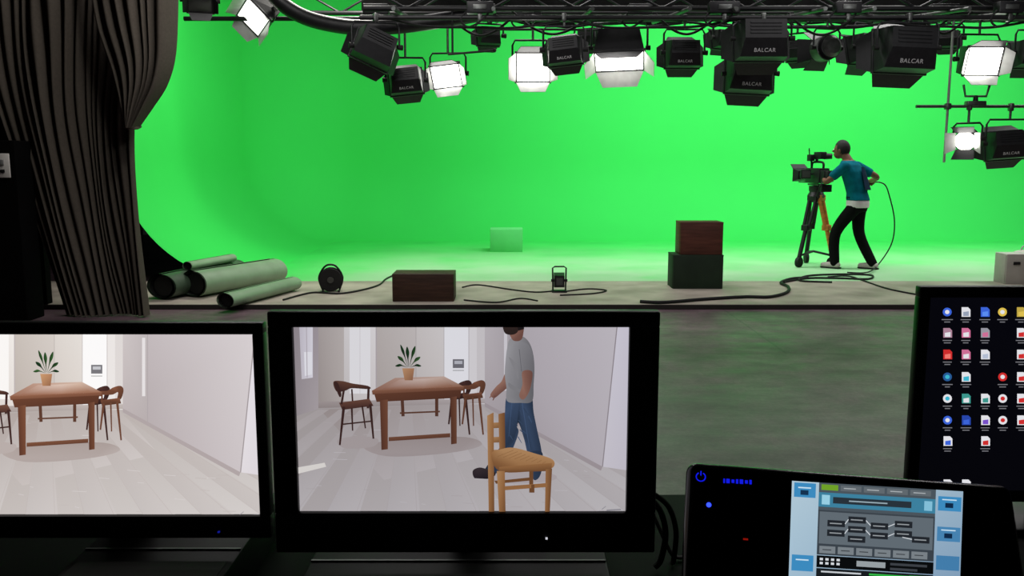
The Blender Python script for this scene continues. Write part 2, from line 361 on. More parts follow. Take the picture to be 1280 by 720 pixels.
def softlight(px,py,row,wpx,yaw,tilt,roll,lit,txt,label,pipez=None,hr=.78):
    Y,pz=ROW[row]; pz=pipez or pz; p=at(px,py,Y); w=wpx*Y/F*(.76 if lit else .8); h=w*hr; d=w*.55
    r=thing('studio_softlight',label,'studio light',p,(0,0,R(yaw)),GRP)
    X=(Matrix.Rotation(R(-tilt),3,'X')@Matrix.Rotation(R(roll),3,'Y')).to_4x4()
    hx,hz=w/2,h/2; bx_=hx*.82
    m=MB(); m.hull([(-hx,d/2,hz),(hx,d/2,hz),(-hx,d/2,-hz),(hx,d/2,-hz),(-bx_,-d/2,hz*.8),(bx_,-d/2,hz*.8),(-bx_,-d/2,-hz*.15),(bx_,-d/2,-hz*.15),(-hx*.95,-d*.2,-hz),(hx*.95,-d*.2,-hz)])
    for k in range(4): m.box((0,-d/2-.004,hz*(.62-.17*k)),(bx_*1.5,.012,hz*.07))
    body=m.build('housing',M['metalb'],r,smooth=False,xf=X)
    m=MB()
    for q,sz in (((0,d/2+.01,hz),(w+.03,.03,.025)),((0,d/2+.01,-hz),(w+.03,.03,.025)),((-hx,d/2+.01,0),(.025,.03,h)),((hx,d/2+.01,0),(.025,.03,h))): m.box(q,sz,bev=.004)
    m.build('front_frame',M['metalb'],r,xf=X)
    m=MB(); m.grid(lambda u,v:Vector(((u-.5)*w*.96,d/2+.012+.03*math.sin(math.pi*u)*math.sin(math.pi*v),(v-.5)*h*.96)),8,8)
    m.build('diffuser',E['lit'] if lit==1 else (E['dim'] if lit==2 else M['dimface']),r,xf=X)
    dm=M['litdoor'] if lit else None
    door_plate(r,X,hx,hz,d/2+.02,'t',h*.42,R(38),.72,M['litdoor'] if lit==2 else None); door_plate(r,X,hx,hz,d/2+.02,'b',h*.42,R(38),.72,dm)
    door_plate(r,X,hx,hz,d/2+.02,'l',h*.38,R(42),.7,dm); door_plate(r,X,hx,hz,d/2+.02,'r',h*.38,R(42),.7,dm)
    if txt:
        a=Vector((0,-d/2,-hz*.15)); b=Vector((0,-d*.2,-hz)); up=(a-b).normalized(); rt=Vector((1,0,0)); n=rt.cross(up)
        c=a.lerp(b,.66)+n*.003; B=Matrix((rt,up,n)).transposed().to_4x4(); B.translation=c
        text_mesh('lettering','BALCAR',w*.108,M['lettering'],X@B,body)
    hang(r,max(hx+.04,.1),h*.85,pz-p.z)
    return r
softlight(250,0,'a',36,200,40,0,0,0,'dark barn-door lamp cut off by the top edge, leftmost of all',3.3)
softlight(326,14,'b',60,140,38,24,2,0,'softlight with pale silvery barn doors alone above the left green wall')
softlight(470,58,'a',62,24,14,24,0,0,'large black tilted softlight, upper left of the leftmost cluster')
softlight(507,100,'b',50,4,8,-6,0,1,'black lettered softlight hanging lowest in the leftmost cluster')
softlight(560,92,'c',48,172,22,6,1,0,'small lit softlight glowing white beside the leftmost cluster')
softlight(666,82,'b',54,180,16,0,1,0,'lit softlight showing a large glowing white square face',hr=.86)
softlight(705,62,'a',52,-8,8,-6,0,1,'black softlight overlapping the right side of the glowing square one')
softlight(774,60,'b',78,176,66,4,1,0,'black softlight pointing down with its glow showing along the bottom')
softlight(855,66,'b',52,2,6,0,0,1,'small upright black lettered softlight hanging alone near the middle')
softlight(953,48,'a',76,0,8,0,0,1,'big black lettered softlight, upper one of the overlapping right-centre pair')
softlight(938,92,'b',68,0,10,3,0,1,'black lettered softlight hanging lower behind the big right-centre one')
softlight(996,62,'c',36,-40,16,0,0,0,'narrow black softlight left of the round spotlight')
softlight(1084,60,'c',54,30,14,0,0,0,'black unlettered softlight partly behind the widest right one')
softlight(1134,60,'a',84,4,8,2,0,1,'widest black lettered softlight, left of the bright right lamp')
softlight(1222,74,'b',58,184,16,0,1,0,'bright lit softlight above the hanging cross bar on the right')
softlight(1260,180,'b',56,-6,8,-4,0,1,'black lettered softlight hung under the cross bar at the right edge',at(1262,134,10.4).z)
softlight(1290,66,'c',50,10,14,0,0,0,'black softlight cut off by the right edge of the photo')
softlight(612,44,'c',34,20,10,0,0,0,'small dark lamp high in the rig left of the glowing square one')
softlight(735,46,'c',34,-25,10,0,0,0,'small dark lamp high in the rig right of the glowing square one')
softlight(905,48,'c',34,30,10,0,0,0,'small dark lamp high in the rig left of the big lettered softlight')
softlight(1185,48,'c',32,-20,10,0,0,0,'small dark lamp high in the rig left of the bright right lamp')
def spot(px,py,row,rpx,yaw,tilt,lit,label,pipez=None):
    Y,pz=ROW[row]; pz=pipez or pz; p=at(px,py,Y); r_=rpx*Y/F
    r=thing('fresnel_spotlight',label,'studio light',p,(0,0,R(yaw)),'round spotlights in the grid'); X=Matrix.Rotation(R(-tilt),4,'X'); L=r_*1.7
    MB().lathe([(0,-L*.62),(r_*.6,-L*.6),(r_*.86,-L*.45),(r_*.86,-L*.1),(r_,-L*.08),(r_,L*.48),(r_*.9,L*.5),(r_*.9,L*.42)],(0,0,0),(0,1,0)).build('housing',M['metalb'] if lit else M['steel'],r,xf=X)
    MB().lathe([(r_*.9,L*.43),(r_*.6,L*.47),(.001,L*.5)],(0,0,0),(0,1,0)).build('lens',E['lit'] if lit else M['glassd'],r,xf=X)
    m=MB()
    for k in range(5): m.lathe([(r_*.88,-L*(.4-.06*k)),(r_*.94,-L*(.39-.06*k)),(r_*.88,-L*(.38-.06*k))],(0,0,0),(0,1,0))
    m.build('cooling_fins',M['metalb'],r,xf=X)
    for sd in 'tblr': door_plate(r,X,r_*.8,r_*.8,L*.5,sd,r_*1.15,R(40),1.25,M['litdoor'] if lit and sd in 'lr' else None)
    hang(r,r_+.03,r_*1.5,pz-p.z)
spot(1033,60,'b',15,16,4,0,'round grey spotlight seen from behind between the right softlights')
zc=at(1207,133,10.4).z
spot(1209,174,'b',13,140,14,1,'lit round spotlight with open barn doors under the cross bar',zc)
px_=at(1187,100,10.4).x; b=at(1186,203,10.4)
t=thing('hanging_pole','thin grey hanging pole with a cross bar carrying two lamps','pole',(px_,10.4,b.z))
MB().cyl((0,0,0),(0,0,ROW['b'][1]-b.z+.03),.014,seg=10).build('pole',M['lite'],t)
xa=at(1145,133,10.4).x-px_
MB().cyl((xa,0,zc-b.z),(3.0,0,zc-b.z),.018,seg=10).build('cross_bar',M['steel'],t)
MB().box((0,0,zc-b.z),(.06,.07,.07),bev=.01).build('coupler',M['steel'],t)
p=at(1220,117,10.4)
t=thing('pipe_bracket','grey clamp bracket standing on the cross bar below the bright lamp','bracket',(p.x,10.4,zc))
h=p.z-zc
MB().box((0,0,.03),(.22,.09,.06),bev=.01).build('foot',M['steel'],t)
MB().tube([(-.15,0,h+.1),(-.12,0,h-.03),(.12,0,h-.03),(.15,0,h+.1)],.014).build('fork',M['steel'],t)
MB().cyl((0,0,.05),(0,0,h-.02),.03,.022,12).build('stem',M['metalb'],t)
p=at(560,68,9.9);q=at(618,63,9.9)
t=thing('boom_arm','thin black horizontal arm right of the small lit softlight','arm',(p.x,9.9,p.z))
MB().cyl((0,0,0),(q.x-p.x,0,q.z-p.z),.012,seg=10).build('arm',M['metalb'],t); MB().cyl((.05,0,0),(.05,0,3.14-p.z),.012,seg=10).build('drop_rod',M['metalb'],t)
MB().ball((q.x-p.x,0,q.z-p.z),.022).build('end_cap',M['rubber'],t)
# ---------------- deck things
def vroll(p0,p1,r,label,mt,dz=0):
    a=Vector((p0[0],p0[1],DZ+r+dz+.002)); b=Vector((p1[0],p1[1],DZ+r+dz+.002)); d=b-a; L=d.length
    t=thing('vinyl_roll',label,'roll',(a.x,a.y,a.z-r),(0,0,math.atan2(d.y,d.x)),'rolls of floor vinyl by the curtain')
    n=110; turns=2.4; th=.006
    def pt(i,x,off):
        f=i/n; an=-math.pi*.3+2*math.pi*turns*f; rr=r*.8+(r-.004-r*.8)*f+off
        return Vector((x,rr*math.cos(an)*1.12,r*.85+rr*math.sin(an)*.85))
    m=MB()
    for off,mi in ((0,0),(-th,1)):
        g=[[m.bm.verts.new(pt(i,x,off)) for x in (0,L)] for i in range(n+1)]
        for i in range(n):
            f=m.bm.faces.new((g[i][0],g[i+1][0],g[i+1][1],g[i][1])); f.material_index=mi
    m.build('sheet',[mt,M['vinylin']],t,recalc=False)
    MB().cyl((.025,0,r*.85),(L-.025,0,r*.85),r*.66,seg=24).build('core_tube',M['vinylin'],t)
def fl(px,py): q=onz(px,py,DZ); return (q.x,q.y)
vroll(fl(243,372),fl(345,353),.175,'fattest pale green vinyl roll in the heap by the curtain',M['vinyl'])
vroll(fl(282,386),fl(368,363),.095,'thin green vinyl roll in front, longest reaching right',M['vinyl'])
vroll(fl(203,375),fl(296,352),.165,'dark vinyl roll at the back left of the heap',M['vinyld'])
vroll(fl(236,368),fl(292,355),.06,'small pale roll lying on top of the heap',M['vinyl'],dz=.26)
# cable reel
p=fl(414,364)
t=thing('cable_reel','round black cable reel standing left of the brown crate','cable reel',(p[0],p[1],DZ),(0,0,R(8)))
for y in (-.06,.06): MB().lathe([(.02,y-.006),(.125,y-.006),(.13,y),(.125,y+.006),(.02,y+.006)],(0,0,.135),(0,1,0),32).build('flange',M['rubber'],t)
MB().cyl((0,-.055,.135),(0,.055,.135),.09,seg=24).build('cable_winding',M['rubber'],t)
MB().tube(smoothpts([(-.09,0,.01),(-.13,0,.15),(-.07,0,.27),(0,0,.3),(.07,0,.27),(.13,0,.15),(.09,0,.01)],5),.011).build('stand_frame',M['metalb'],t)
MB().cyl((0,-.08,.135),(0,-.06,.135),.035,seg=16).build('hub',M['steel'],t)
for s in (-1,1): MB().box((s*.09,0,.01),(.02,.2,.018),bev=.004).build('foot',M['metalb'],t)
# small floor lamp
p=fl(699,365)
t=thing('floor_lamp','small black lamp in an upright yoke standing on the deck','floor lamp',(p[0],p[1],DZ))
MB().box((0,0,.01),(.17,.12,.02),bev=.006).build('base',M['metalb'],t)
MB().tube([(-.07,0,.02),(-.075,0,.27),(-.05,0,.285),(.05,0,.285),(.075,0,.27),(.07,0,.02)],.009).build('yoke',M['metalb'],t)
m=MB(); m.hull([(-.055,-.06,.06),(.055,-.06,.06),(-.055,-.06,.19),(.055,-.06,.19),(-.06,.07,.05),(.06,.07,.05),(-.06,.07,.21),(.06,.07,.21)]).build('housing',M['metalb'],t,smooth=False)
MB().box((0,-.064,.125),(.07,.006,.08)).build('rear_panel',M['dimface'],t); MB().box((0,.074,.13),(.1,.006,.13)).build('lens',M['glassd'],t)
for s in (-1,1): MB().cyl((s*.055,0,.13),(s*.09,0,.13),.016,seg=10).build('knob',M['rubber'],t)
def crate(name,label,cat,x0,x1,ybot,ytop,depth,mt,rotz=0,z0=DZ,handle=True,Y=None,lid=None,group=None):
    Yf=onz((x0+x1)/2,ybot,z0).y if Y is None else Y
    pl=at(x0,ybot,Yf);pr=at(x1,ybot,Yf);pt=at(x0,ytop,Yf); w=pr.x-pl.x; h=pt.z-z0
    t=thing(name,label,cat,((pl.x+pr.x)/2,Yf+depth/2,z0),(0,0,rotz),group); th=.018
    m=MB(); m.box((0,0,h/2),(w-.012,depth-.012,h-.012))
    m.build('body',mt,t,smooth=False)
    for s,nm in ((-1,'front_panel'),(1,'rear_panel')): MB().box((0,s*(depth/2-.004),h/2),(w,th,h),bev=.004).build(nm,mt,t)
    for s in (-1,1): MB().box((s*(w/2-.004),0,h/2),(th,depth-.03,h),bev=.004).build('side_panel',mt,t)
    MB().box((0,0,h-.006),(w+.006,depth+.006,.018),bev=.004).build('top_panel',lid or mt,t)
    return t,Yf,h
crate('wooden_crate','low dark brown wooden box lying on the deck','box',491,567,377,343,.36,M['wood'])
_,Yf,h=crate('apple_box','dark green-black box, lower one of the stack of two','box',841,903,361,319,.34,M['woodg'])
crate('apple_box','reddish brown wooden box on top of the dark green one','box',850,903,319,278,.3,M['woodr'],z0=DZ+h+.004,Y=Yf+.02)
crate('green_cube','small pale green painted cube on the green floor','box',613,653,315,287,.45,M['boxgreen'])
t,Yw,hw=crate('storage_box','off-white storage box at the right edge of the deck','box',1256,1310,355,318,.25,M['white'],lid=M['ivory'])
MB().box((-.14,-.14,hw*.7),(.08,.012,.035),bev=.004).build('latch',M['metalb'],t)
t=thing('sandbag','small pale sandbag lying behind the off-white box','sandbag',(onz(1278,322,DZ).x+.05,onz(1278,322,DZ).y,DZ))
MB().ball((0,0,.06),.2,(1,.6,.3)).build('bag',M['white'],t); MB().tube(smoothpts([(-.08,0,.11),(-.05,0,.17),(.05,0,.17),(.08,0,.11)],5),.012).build('handle',M['lite'],t)
def cable(pts,r,label,cat='cable',z=DZ,group='cables lying on the deck'):
    P=[Vector((*onz(x,y,z).to_2d(),z+r+.001)) for x,y in pts]
    return tag(MB().tube(smoothpts(P,8),r,8).build('floor_cable',M['rubber']),label,cat,group)
cable([(354,376),(390,367),(425,368),(455,363),(474,357),(482,350),(492,345)],.01,'black cable running from the vinyl rolls to the brown crate')
cable([(578,360),(598,357),(640,363),(668,366),(690,365)],.008,'thin black cable between the brown crate and the floor lamp')
cable([(580,376),(620,379),(650,374),(672,377)],.008,'short black cable curling right of the brown crate')
cable([(708,365),(735,362),(758,364),(740,368),(700,370)],.008,'thin black cable looping around the floor lamp')
cable([(800,379),(830,380),(880,376),(930,373),(962,373),(984,367),(985,360),(976,355),(990,350),(1010,349)],.017,'thick black cable snaking along the deck past the box stack')
cable([(980,354),(1010,349),(1050,349),(1085,350),(1088,345),(1050,344),(1010,346),(1000,352),(1040,354)],.012,'black cable coiled on the floor at the operator\'s feet')
cable([(1150,370),(1110,362),(1080,352),(1060,346),(1035,347)],.009,'thin black cable trailing right from the coil at the operator\'s feet')
# ---------------- operator
th=R(48); pr=onz(1067,336,DZ)
def evalobj(bm,voxel,name,m,parent,smooth=4):
    me=bpy.data.meshes.new('tmp'); bmesh.ops.recalc_face_normals(bm,faces=bm.faces); bm.to_mesh(me); bm.free(); o=bpy.data.objects.new('tmp',me); C.objects.link(o)
    r=o.modifiers.new('r','REMESH'); r.mode='VOXEL'; r.voxel_size=voxel
    s=o.modifiers.new('s','SMOOTH'); s.factor=.5; s.iterations=smooth
    bpy.context.view_layer.update()
    nm=bpy.data.meshes.new_from_object(o.evaluated_get(bpy.context.evaluated_depsgraph_get())); bpy.data.objects.remove(o)
    nm.name=name; nm.materials.clear(); nm.materials.append(m)
    for p in nm.polygons: p.use_smooth=True
    q=bpy.data.objects.new(name,nm); C.objects.link(q); q.parent=parent; return q
op=thing('person','person in a teal top and black trousers leaning in behind the video camera','person',(pr.x,pr.y,DZ),(0,0,th))
def limb(m,pts,rs,seg=14):
    P=smoothpts(pts,5); n=len(pts)-1; rr=[interp([(i,r) for i,r in enumerate(rs)],k/5) for k in range(len(P))]
    m.tube(P,rr,seg); m.ball(P[0],rs[0]); m.ball(P[-1],rs[-1])
TOR=[((0,0,.80),.13,.10),((0,-.01,.90),.165,.125),((0,.01,1.02),.148,.108),((0,.05,1.17),.165,.115),((0,.09,1.30),.185,.12),((0,.125,1.39),.17,.105),((0,.15,1.45),.09,.08)]
shR=Vector((.185,.10,1.37)); elR=Vector((.36,-.10,1.23)); wrR=Vector((.54,.02,1.18))
shL=Vector((-.185,.12,1.37)); elL=Vector((-.25,.32,1.17)); wrL=Vector((-.12,.42,1.22))
hd=Vector((0,.25,1.585))
legs=[[(-.085,0,.86),(-.13,.22,.48),(-.13,.21,.085)],[(.085,0,.86),(.125,.0,.47),(.13,-.20,.085)]]
def hand(m,w,d,n,side):
    d=Vector(d).normalized(); n=(Vector(n)-d*Vector(n).dot(d)).normalized(); l=d.cross(n)
    limb(m,[w,w+d*.04,w+d*.075],[.026,.032,.03])
    for i,ln in enumerate((.062,.072,.066,.05)):
        o=l*(.03-.02*i); b=w+d*.08+o
        limb(m,[b-d*.02,b+d*ln*.35+n*.008,b+d*ln*.5+n*.035,b+d*ln*.2+n*.055],[.0105,.0105,.0095,.008],8)
    b=w+d*.035+l*side*.028; limb(m,[b,b+l*side*.02+d*.025+n*.012,b+l*side*.012+d*.045+n*.035],[.013,.011,.009],8)
m=MB(); m.rings(TOR)
limb(m,[(0,.14,1.43),(0,.21,1.53)],[.06,.055])
m.ball(hd,.1,(.76,.95,1.14),rot=(R(-12),0,0)); m.ball(hd+Vector((0,.035,-.055)),.065,(.85,1,.95)); 
m.tube([hd+Vector((0,.09,.015)),hd+Vector((0,.118,-.022))],[.008,.017],8); m.ball(hd+Vector((0,.085,-.055)),.02,(1.3,.7,.6)); m.ball(hd+Vector((0,.075,.025)),.03,(1.7,.6,.4))
for s in (-1,1): m.ball(hd+Vector((s*.076,-.005,-.005)),.028,(.4,.7,1.1))
for L_ in legs:
    limb(m,L_,[.08,.055,.04]); a=Vector(L_[2]); limb(m,[a,a+Vector((0,.03,-.045)),a+Vector((0,.15,-.055))],[.04,.038,.026])
limb(m,[shR,elR,wrR],[.052,.04,.027]); limb(m,[shL,elL,wrL],[.052,.04,.027])
hand(m,wrR,(wrR-elR)+Vector((.03,0,0)),(0,.3,-1),-1); hand(m,wrL,(.35,.5,.05),(0.2,.1,-1),1)
evalobj(m.bm,.0065,'body',M['skin'],op,2)
m=MB(); m.rings([((c[0],c[1],max(c[2],.92)),a+.02,b+.022) for c,a,b in TOR[1:6]]+[((0,.148,1.445),.1,.09)])
limb(m,[shR,shR.lerp(elR,.62)],[.068,.064]); limb(m,[shL,shL.lerp(elL,.62)],[.068,.064])
sh=evalobj(m.bm,.011,'top',M['teal'],op,4)
m=MB(); m.rings([((0,-.002,.94),.179,.141),((0,.002,.97),.176,.138)]); m.build('hem_band',M['navy'],op)
m=MB()
m.grid(lambda u,v:Vector(((u-.5)*(.2-.08*v),(-.136+.012*math.cos((u-.5)*3)*-1+.09*v),1.06+.30*v)),8,8)
m.build('back_panel',M['navy'],op)
m=MB(); m.rings([((0,-.008,.825),.18,.142),((0,-.008,.90),.182,.144),((0,0,.95),.168,.13)]); evalobj(m.bm,.011,'undershirt',M['shirtw'],op,2)
m=MB(); m.rings([((0,0,.77),.15,.12),((0,-.008,.86),.17,.132),((0,0,.95),.158,.12)])
for L_ in legs: limb(m,[Vector(L_[0])+Vector((0,0,-.03)),L_[1],Vector(L_[2])+Vector((0,0,-.01))],[.098,.074,.062])
evalobj(m.bm,.011,'trousers',M['trouser'],op,4)
for L_ in legs:
    a=Vector(L_[2]); m=MB(); limb(m,[a+Vector((0,-.03,-.035)),a+Vector((0,.05,-.04)),a+Vector((0,.16,-.048))],[.048,.046,.036])
    o=evalobj(m.bm,.008,'shoe',M['shoe'],op,3)
    MB().hull([a+Vector((sx*.045,fy,z)) for sx in (-1,1) for fy in (-.075,.17) for z in (-.086,-.068)]+[a+Vector((0,.2,z)) for z in (-.086,-.068)]).build('sole',M['rubber'],o,smooth=False)
m=MB(); m.ball(hd+Vector((0,-.015,.022)),.106,(.8,.95,1.1),seg=28,rot=(R(-12),0,0))
for v in list(m.bm.verts):
    l=v.co-hd
    if (l.y>.045 and l.z<.055) or l.z<-.06: m.bm.verts.remove(v)
m.build('hair',M['hair'],op)
for s in (-1,1): 
    e=MB().ball(hd+Vector((s*.032,.087,.008)),.011).build('eye',M['eyew'],op)
    MB().ball(hd+Vector((s*.032,.096,.008)),.005).build('pupil',M['hair'],e)
MB().ball(hd+Vector((0,.098,-.058)),.02,(1.1,.35,.25)).build('mouth',mat('lips',(96,48,42),.5),op)
Rz=Matrix.Rotation(th,3,'Z')
def opw(v): return Rz@Vector(v)+Vector((pr.x,pr.y,DZ))
# ---------------- tripod + camera
cb=opw((0.0,.57,0)); cth=R(14); Rc=Matrix.Rotation(cth,3,'Z')
tri=thing('camera_tripod','tall black and tan tripod on wheels under the video camera','tripod',(cb.x,cb.y,DZ),(0,0,cth))
HT=1.02
for k,an in enumerate((75,205,300)):
    d=Vector((math.cos(R(an)),math.sin(R(an)),0)); tn=Vector((-d.y,d.x,0)); rr_=(.3,.34,.28)[k]
    ft=d*rr_+Vector((0,0,.13)); tp=d*.07+Vector((0,0,HT-.08)); md=tp.lerp(ft,.5)
    m=MB()
    for s in (-1,1): m.cyl(tp+tn*s*.05,md+tn*s*.04,.024,seg=10)
    m.cyl(md+tn*.0,ft,.03,seg=10); m.box(md,(.1,.1,.08),bev=.01,rot=(0,0,R(an))); m.box(tp,(.08,.14,.08),bev=.01,rot=(0,0,R(an)))
    lg=m.build('leg',M['tan'] if k==2 else M['metalb'],tri)
    c=d*rr_+Vector((0,0,.072))
    wh=MB(); wh.cyl(c-tn*.022,c+tn*.022,.07,seg=20); wh.build('wheel',M['rubber'],lg); 
    MB().cyl(c,c+Vector((0,0,.09)),.026,seg=10).build('caster_fork',M['metalb'],lg)
    MB().cyl(Vector((0,0,.2)),d*(rr_-.01)+Vector((0,0,.16)),.016,seg=10).build('spreader_arm',M['metalb'],tri)
MB().lathe([(.001,HT-.16),(.09,HT-.13),(.12,HT-.06),(.09,HT),(.1,HT+.02),(.1,HT+.08),(.001,HT+.09)],(0,0,0),(0,0,1)).build('fluid_head',M['metalb'],tri)
MB().box((0,0,HT+.1),(.12,.26,.025),bev=.005).build('mounting_plate',M['steel'],tri)
hl=Rc.inverted()@(opw(wrL+Vector((.06,.05,-.02)))-Vector((cb.x,cb.y,DZ)))
MB().tube([(-.05,-.02,HT+.05),Vector((-.02,-.14,HT+.07)),hl,hl+Vector((0,-.07,-.02))],.011).build('pan_handle',M['metalb'],tri)
cam=thing('video_camera','bulky black video camera with side screen and matte box on the tripod','video camera',(cb.x,cb.y,DZ+HT+.113),(0,0,cth))
m=MB(); m.box((0,0,.11),(.16,.34,.2),bev=.012); m.box((.086,-.03,.11),(.02,.2,.12),bev=.004); m.box((0,-.21,.1),(.13,.1,.16),bev=.008); m.build('camera_body',M['metalb'],cam)
MB().box((0,-.29,.1),(.1,.07,.14),bev=.01).build('battery',M['rubber'],cam)
MB().lathe([(.045,.17),(.055,.18),(.055,.23),(.064,.235),(.064,.29),(.055,.3),(.066,.31),(.066,.35)],(0,0,.11),(0,1,0)).build('lens',M['metalb'],cam)
m=MB(); m.hull([(sx*.08,.34,.11+sz*.06) for sx in(-1,1) for sz in (-1,1)]+[(sx*.12,.42,.11+sz*.09) for sx in(-1,1) for sz in (-1,1)]); mb=m.build('matte_box',M['metalb'],cam,smooth=False)
MB().plate([(-.12,.42,.2),(.12,.42,.2),(.11,.5,.26),(-.11,.5,.26)],.006).build('top_flag',M['metalb'],mb,smooth=False)
MB().tube(smoothpts([(0,-.14,.21),(0,-.13,.28),(0,.0,.295),(0,.12,.28),(0,.14,.21)],5),.016).build('top_handle',M['rubber'],cam)
m=MB(); m.box((.02,-.02,.38),(.1,.17,.1),bev=.012); m.cyl((.06,-.06,.37),(.14,-.12,.37),.045,.036,16); m.cyl((0,.02,.34),(0,.03,.29),.02); m.build('viewfinder',M['metalb'],cam)
o=MB().box((-.19,-.02,.13),(.15,.03,.12),bev=.006).build('side_screen',M['metalb'],cam); MB().box((-.19,-.037,.13),(.12,.006,.09)).build('display',M['dimface'],o)
MB().cyl((-.06,.0,.13),(-.14,-.01,.13),.012,seg=8).build('screen_arm',M['metalb'],cam)
m=MB(); m.box((-.07,.06,.35),(.07,.09,.09),bev=.008); m.cyl((-.05,.06,.2),(-.06,.06,.32),.014); m.build('receiver_box',M['metalb'],cam)
MB().cyl((-.08,.08,.38),(-.09,.08,.48),.008,seg=8).build('antenna',M['rubber'],cam)
for s in (-1,1): MB().cyl((s*.04,-.1,.012),(s*.04,.38,.012),.008,seg=8).build('rod',M['steel'],cam)
MB().box((.02,-.18,-.06),(.16,.07,.1),bev=.01).build('remote_control',M['metalb'],cam)
MB().tube(smoothpts([(-.05,-.26,.08),(-.14,-.3,-.03),(-.12,-.2,-.16),(-.02,-.1,-.08)],6),.009).build('cable_loop',M['rubber'],cam)
# held cable
hp=opw(wrR+(wrR-elR).normalized()*.085+Vector((.01,.0,-.02)))
P=[hp+Vector((-.1,.05,-.1)),hp,at(1105,230,12.35),at(1112,246,12.3),at(1118,275,12.25),at(1115,303,12.2),at(1100,328,12.1)]
q=onz(1085,343,DZ); P+=[Vector((q.x,q.y,DZ+.03)),Vector((q.x-.25,q.y+.05,DZ+.02))]
tag(MB().tube(smoothpts(P,8),.009).build('camera_cable',M['rubber']),'black cable held in the operator\'s hand, looping down to the floor','cable')
# ---------------- control desk
DT=.82
d=thing('control_desk','long black control desk under the monitors','desk',(.2,1.2,0))
MB().box((0,.02,DT-.02),(3.4,1.06,.04),bev=.008).build('desktop',M['desk'],d)
for x in (-1.6,1.6): MB().box((x,.02,(DT-.04)/2),(.05,.95,DT-.04),bev=.006).build('side_panel',M['desk'],d)
MB().box((0,.45,(DT-.04)/2+.1),(3.15,.03,DT-.26),bev=.006).build('modesty_panel',M['desk'],d)
class Canvas:
    def __init__(s,root,rect,y0):
        s.inv=mw(root).inverted(); s.y0=y0; s.o=s.inv@CAM; s.rect=rect; s.bm=bmesh.new(); s.cl=s.bm.loops.layers.float_color.new('Col'); s.n=0; s.t=(1,1,1); s.dx=s.dy=0; s.T=None
    def loc(s,px,py):
        d=s.inv.to_3x3()@ray(px,py); k=(s.y0-s.o.y)/d.y; q=s.o+d*k; return (q.x,q.z)
    def poly(s,pts,col):
        cols=col if isinstance(col,list) else [col]*len(pts)
        L=[]
        for (x,y),c in zip(pts,cols):
            if s.T: x,y=s.T(x,y)
            c=lin(tuple(v*k for v,k in zip(c,s.t))); L.append((*s.loc(x+s.dx,y+s.dy),*c))
        xl,xr,zb,zt=s.rect
        for ax,lim,sg in ((0,xl,1),(0,xr,-1),(1,zb,1),(1,zt,-1)):
            out=[]
            for i in range(len(L)):
                a=L[i-1];b=L[i]; ia=(a[ax]-lim)*sg>=-1e-9; ib=(b[ax]-lim)*sg>=-1e-9
                if ia!=ib:
                    k=(lim-a[ax])/(b[ax]-a[ax]); out.append(tuple(u+(v-u)*k for u,v in zip(a,b)))
                if ib: out.append(b)
            L=out
            if len(L)<3: return
        s.n+=1; vs=[s.bm.verts.new((p[0],s.y0-s.n*1.2e-5,p[1])) for p in L]
        try: f=s.bm.faces.new(vs)
        except Exception: return
        f.normal_update()
        for lp,p in zip(f.loops,L): lp[s.cl]=(p[2],p[3],p[4],1)
    def sp(s,pts,col,n=5):
        cols=col if isinstance(col,list) else [col]*len(pts); N_=len(pts); Q=[];CC=[]
        for i in range(N_):
            a,b,c,d=[Vector(pts[(i+j)%N_]) for j in (-1,0,1,2)]; c0,c1=Vector(cols[i]),Vector(cols[(i+1)%N_])
            for k in range(n):
                t=k/n; q=.5*((2*b)+(c-a)*t+(2*a-5*b+4*c-d)*t*t+(3*b-a-3*c+d)*t**3); Q.append((q.x,q.y)); CC.append(tuple(c0.lerp(c1,t)))
        s.poly(Q,CC)
    def rc(s,x0,y0,x1,y1,c): s.poly([(x0,y0),(x1,y0),(x1,y1),(x0,y1)],c)
    def ln(s,x0,y0,x1,y1,w,c,w2=None):
        w2=w2 or w; dx,dy=x1-x0,y1-y0; l=math.hypot(dx,dy) or 1; nx,ny=-dy/l/2,dx/l/2
        s.poly([(x0+nx*w,y0+ny*w),(x1+nx*w2,y1+ny*w2),(x1-nx*w2,y1-ny*w2),(x0-nx*w,y0-ny*w)],c)
    def el(s,cx,cy,rx,ry,c,n=18,rot=0):
        ca,sa=math.cos(rot),math.sin(rot)
        s.poly([(cx+rx*math.cos(t)*ca-ry*math.sin(t)*sa,cy+rx*math.cos(t)*sa+ry*math.sin(t)*ca) for t in [2*math.pi*k/n for k in range(n)]],c)
    def build(s,name,parent):
        me=bpy.data.meshes.new(name); s.bm.to_mesh(me); s.bm.free(); me.materials.append(PIC); o=bpy.data.objects.new(name,me); C.objects.link(o); o.parent=parent; return o
